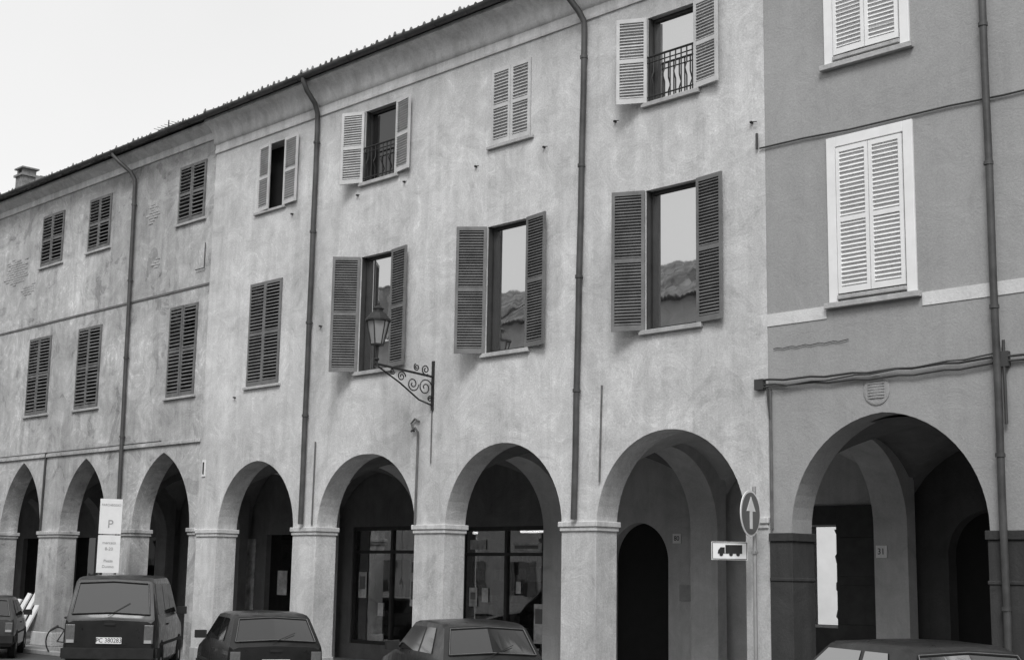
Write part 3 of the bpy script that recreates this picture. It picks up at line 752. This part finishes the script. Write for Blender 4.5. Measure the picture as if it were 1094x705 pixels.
# ================================================================ BICYCLE
bk=empty('bicycle',(-32.9,-.9,-.1),R(25))
m=MB()
for x in (0,1.05):
    ring=[(x+.33*math.cos(2*math.pi*k/28),0,.34+.33*math.sin(2*math.pi*k/28)) for k in range(29)]
    m.tube(ring,.017,6)
m.obj('tyres',M['rubber'],bk)
m=MB()
for x in (0,1.05):
    for k in range(14):
        a=2*math.pi*k/14; m.tube([(x,0,.34),(x+.32*math.cos(a),0,.34+.32*math.sin(a))],.002,3)
for a,b_ in (((0,0,.34),(.42,0,.30)),((.42,0,.30),(.30,0,.85)),((.30,0,.80),(.88,0,.82)),((.42,0,.30),(.90,0,.75)),((0,0,.34),(.31,0,.78)),((1.05,0,.34),(.86,0,.95))): m.tube([a,b_],.016,6)
m.tube([(.86,0,.93),(.84,0,1.02)],.014,6); m.tube([(.70,-.28,1.0),(.84,-.2,1.03),(.86,0,1.03),(.84,.2,1.03),(.70,.28,1.0)],.013,6)
m.lathe((.42,0,.30),[(.09,-.01),(.09,.01)],14,Matrix.Rotation(R(90),4,'X'))
m.tube([(0,.0,.70),(-.2,0,.60)],.03,6)
m.obj('frame',M['cable'],bk)
m=MB(); m.lathe((.27,0,.90),[(.06,-.02),(.10,0),(.07,.03),(.01,.035)],10); m.tube([(.30,0,.9),(.45,0,.92)],.025,6); m.obj('saddle',M['rubber'],bk)
lb=empty('leaning_boards',(-36.2,-.35,0))
m=MB()
for k in range(4):
    mt_=Matrix.Translation((-.35*k,-.05*k,0))@Matrix.Rotation(R(-20-3*k),4,'X')@Matrix.Rotation(R(14-4*k),4,'Y'); m.box(-.1,.12,-.02,.02,0,1.75-.15*k,mt_)
m.obj('boards',M['cloth'],lb)

# ================================================================ GROUND
m=MB(); m.box(-400,400,-400,400,-.6,-.1); m.obj('asphalt_road',M['asphalt'])
m=MB(); m.box(-50,20,-.75,10.2,-.099,.0); m.obj('portico_pavement',M['floor'],bevel=.01)
m=MB(); x=-50
while x<20:
    m.box(x,x+.99,-1.0,-.755,-.099,.004); x+=1.0
m.obj('kerb_stones',M['kerb'],bevel=.015)
m=MB()
for k in range(14):
    mt_=Matrix.Translation((-34+2.9*k,-3.9,0))@Matrix.Rotation(R(152),4,'Z'); m.box(-2.2,2.4,-.06,.06,-.096,-.094,mt_)
m.obj('parking_bay_lines',M['white'])

# ================================================================ OPPOSITE SIDE OF THE STREET
def opp(name,x0,x1,eave,ridge):
    e=empty(name)
    wins=[];n=int((x1-x0)/3.2)
    for k in range(n):
        xc=x0+(k+.5)*(x1-x0)/n
        for z in (1.0,4.6,8.0):
            if z+1.7<eave-.4: wins.append((xc-.55,xc+.55,z,z+1.7))
    facade('facade_wall',x0,x1,eave,[],wins,M['oppwall'],e,y0=-26.4,y1=-26)
    m=MB()
    for w in wins: m.box(w[0],w[1],-26.2,-26.15,w[2],w[3])
    m.obj('window_glass',M['darkglass'],e)
    m=MB()
    for w in wins:
        m.box(w[0]-.55,w[0]-.01,-25.99,-25.95,w[2],w[3]); m.box(w[1]+.01,w[1]+.55,-25.99,-25.95,w[2],w[3])
    m.obj('shutters',M['shut_dark'],e)
    m=MB(); m.box(x0,x1,-36,-35.7,0,eave); m.box(x0,x0+.3,-35.7,-26.4,0,eave); m.box(x1-.3,x1,-35.7,-26.4,0,eave); m.obj('other_walls',M['oppwall'],e)
    mb=MB(); step=.25; n=int((x1-x0)/(step/4))
    for j in range(13):
        t=j/12
        for k in range(n+1):
            x=x0+(x1-x0)*k/n; mb.v.append((x,-25.5-5.3*t,eave+.05+(ridge-eave)*t+.05*math.cos(2*math.pi*(x-x0)/step)))
    for a in range(12):
        for k in range(n):
            p=a*(n+1)+k; mb.f.append((p,p+n+1,p+n+2,p+1))
    mb.obj('roof_tiles',M['roof'],e,recalc=False)
    m=MB(); m.poly([(x0,-30.8,ridge),(x1,-30.8,ridge),(x1,-36.3,eave),(x0,-36.3,eave)]); m.obj('roof_rear',M['roof'],e)
    m=MB(); 
    for xx in (x0+3,(x0+x1)/2+2): m.box(xx,xx+.7,-29.6,-28.9,eave+1,ridge+.9); m.box(xx-.08,xx+.78,-29.68,-28.82,ridge+.9,ridge+1.0)
    m.obj('chimneys',M['concrete'],e)
opp('terraced_house',-95,-62,11.4,13.8); opp('terraced_house',-61.9,-47,13.2,15.9); opp('terraced_house',-46.9,-31,13.0,15.8); opp('terraced_house',-30.9,-12,11.4,13.8); opp('terraced_house',-11.9,14,10.0,12.4)

# ================================================================ LIGHT, WORLD
sun_az=-50
sun_el=48
w=bpy.data.worlds.new("World"); S.world=w; w.use_nodes=True; nt=w.node_tree
bg=nt.nodes['Background']; sk=nt.nodes.new('ShaderNodeTexSky'); sk.sky_type='NISHITA'; sk.sun_disc=False
sk.sun_elevation=R(sun_el); sk.sun_rotation=R(90-sun_az); sk.air_density=1.0; sk.dust_density=4.0; sk.ozone_density=1.0
bw=nt.nodes.new('ShaderNodeRGBToBW'); nt.links.new(sk.outputs[0],bw.inputs[0])
# thin white overcast layered over the clear-sky gradient
tc=nt.nodes.new('ShaderNodeTexCoord')
cl=noise(nt,tc.outputs['Generated'],1.6,4,.55)
f=math_(nt,'ADD',math_(nt,'MULTIPLY',bw.outputs[0],.35),mr(nt,cl,.3,.7,4.7,5.4))
nt.links.new(f,bg.inputs[0]); bg.inputs[1].default_value=.15
L=bpy.data.lights.new('sun','SUN'); L.energy=2.1; L.angle=R(20); L.color=(1,1,1)
lo=bpy.data.objects.new('sun',L); COL.objects.link(lo)
d=Vector((math.cos(R(sun_az))*math.cos(R(sun_el)),math.sin(R(sun_az))*math.cos(R(sun_el)),math.sin(R(sun_el))))
lo.rotation_euler=d.to_track_quat('Z','Y').to_euler()

# ================================================================ CAMERA
cam=bpy.data.cameras.new('camera'); co=bpy.data.objects.new('camera',cam); COL.objects.link(co)
rt=Vector((.6937,.7201,.0168)).normalized(); bk_=Vector((.7118,-.6818,-.1688)).normalized(); up=bk_.cross(rt).normalized(); rt=up.cross(bk_).normalized()
mw=Matrix.Identity(4)
for i in range(3): mw[i][0]=rt[i]; mw[i][1]=up[i]; mw[i][2]=bk_[i]
mw[0][3],mw[1][3],mw[2][3]=0,-17.5,1.95
co.matrix_world=mw
cam.sensor_width=36; cam.lens=1536/1094*36; cam.clip_end=2000; cam.clip_start=.05
S.camera=co
S.view_settings.view_transform='Standard'; S.view_settings.look='None'; S.view_settings.exposure=0
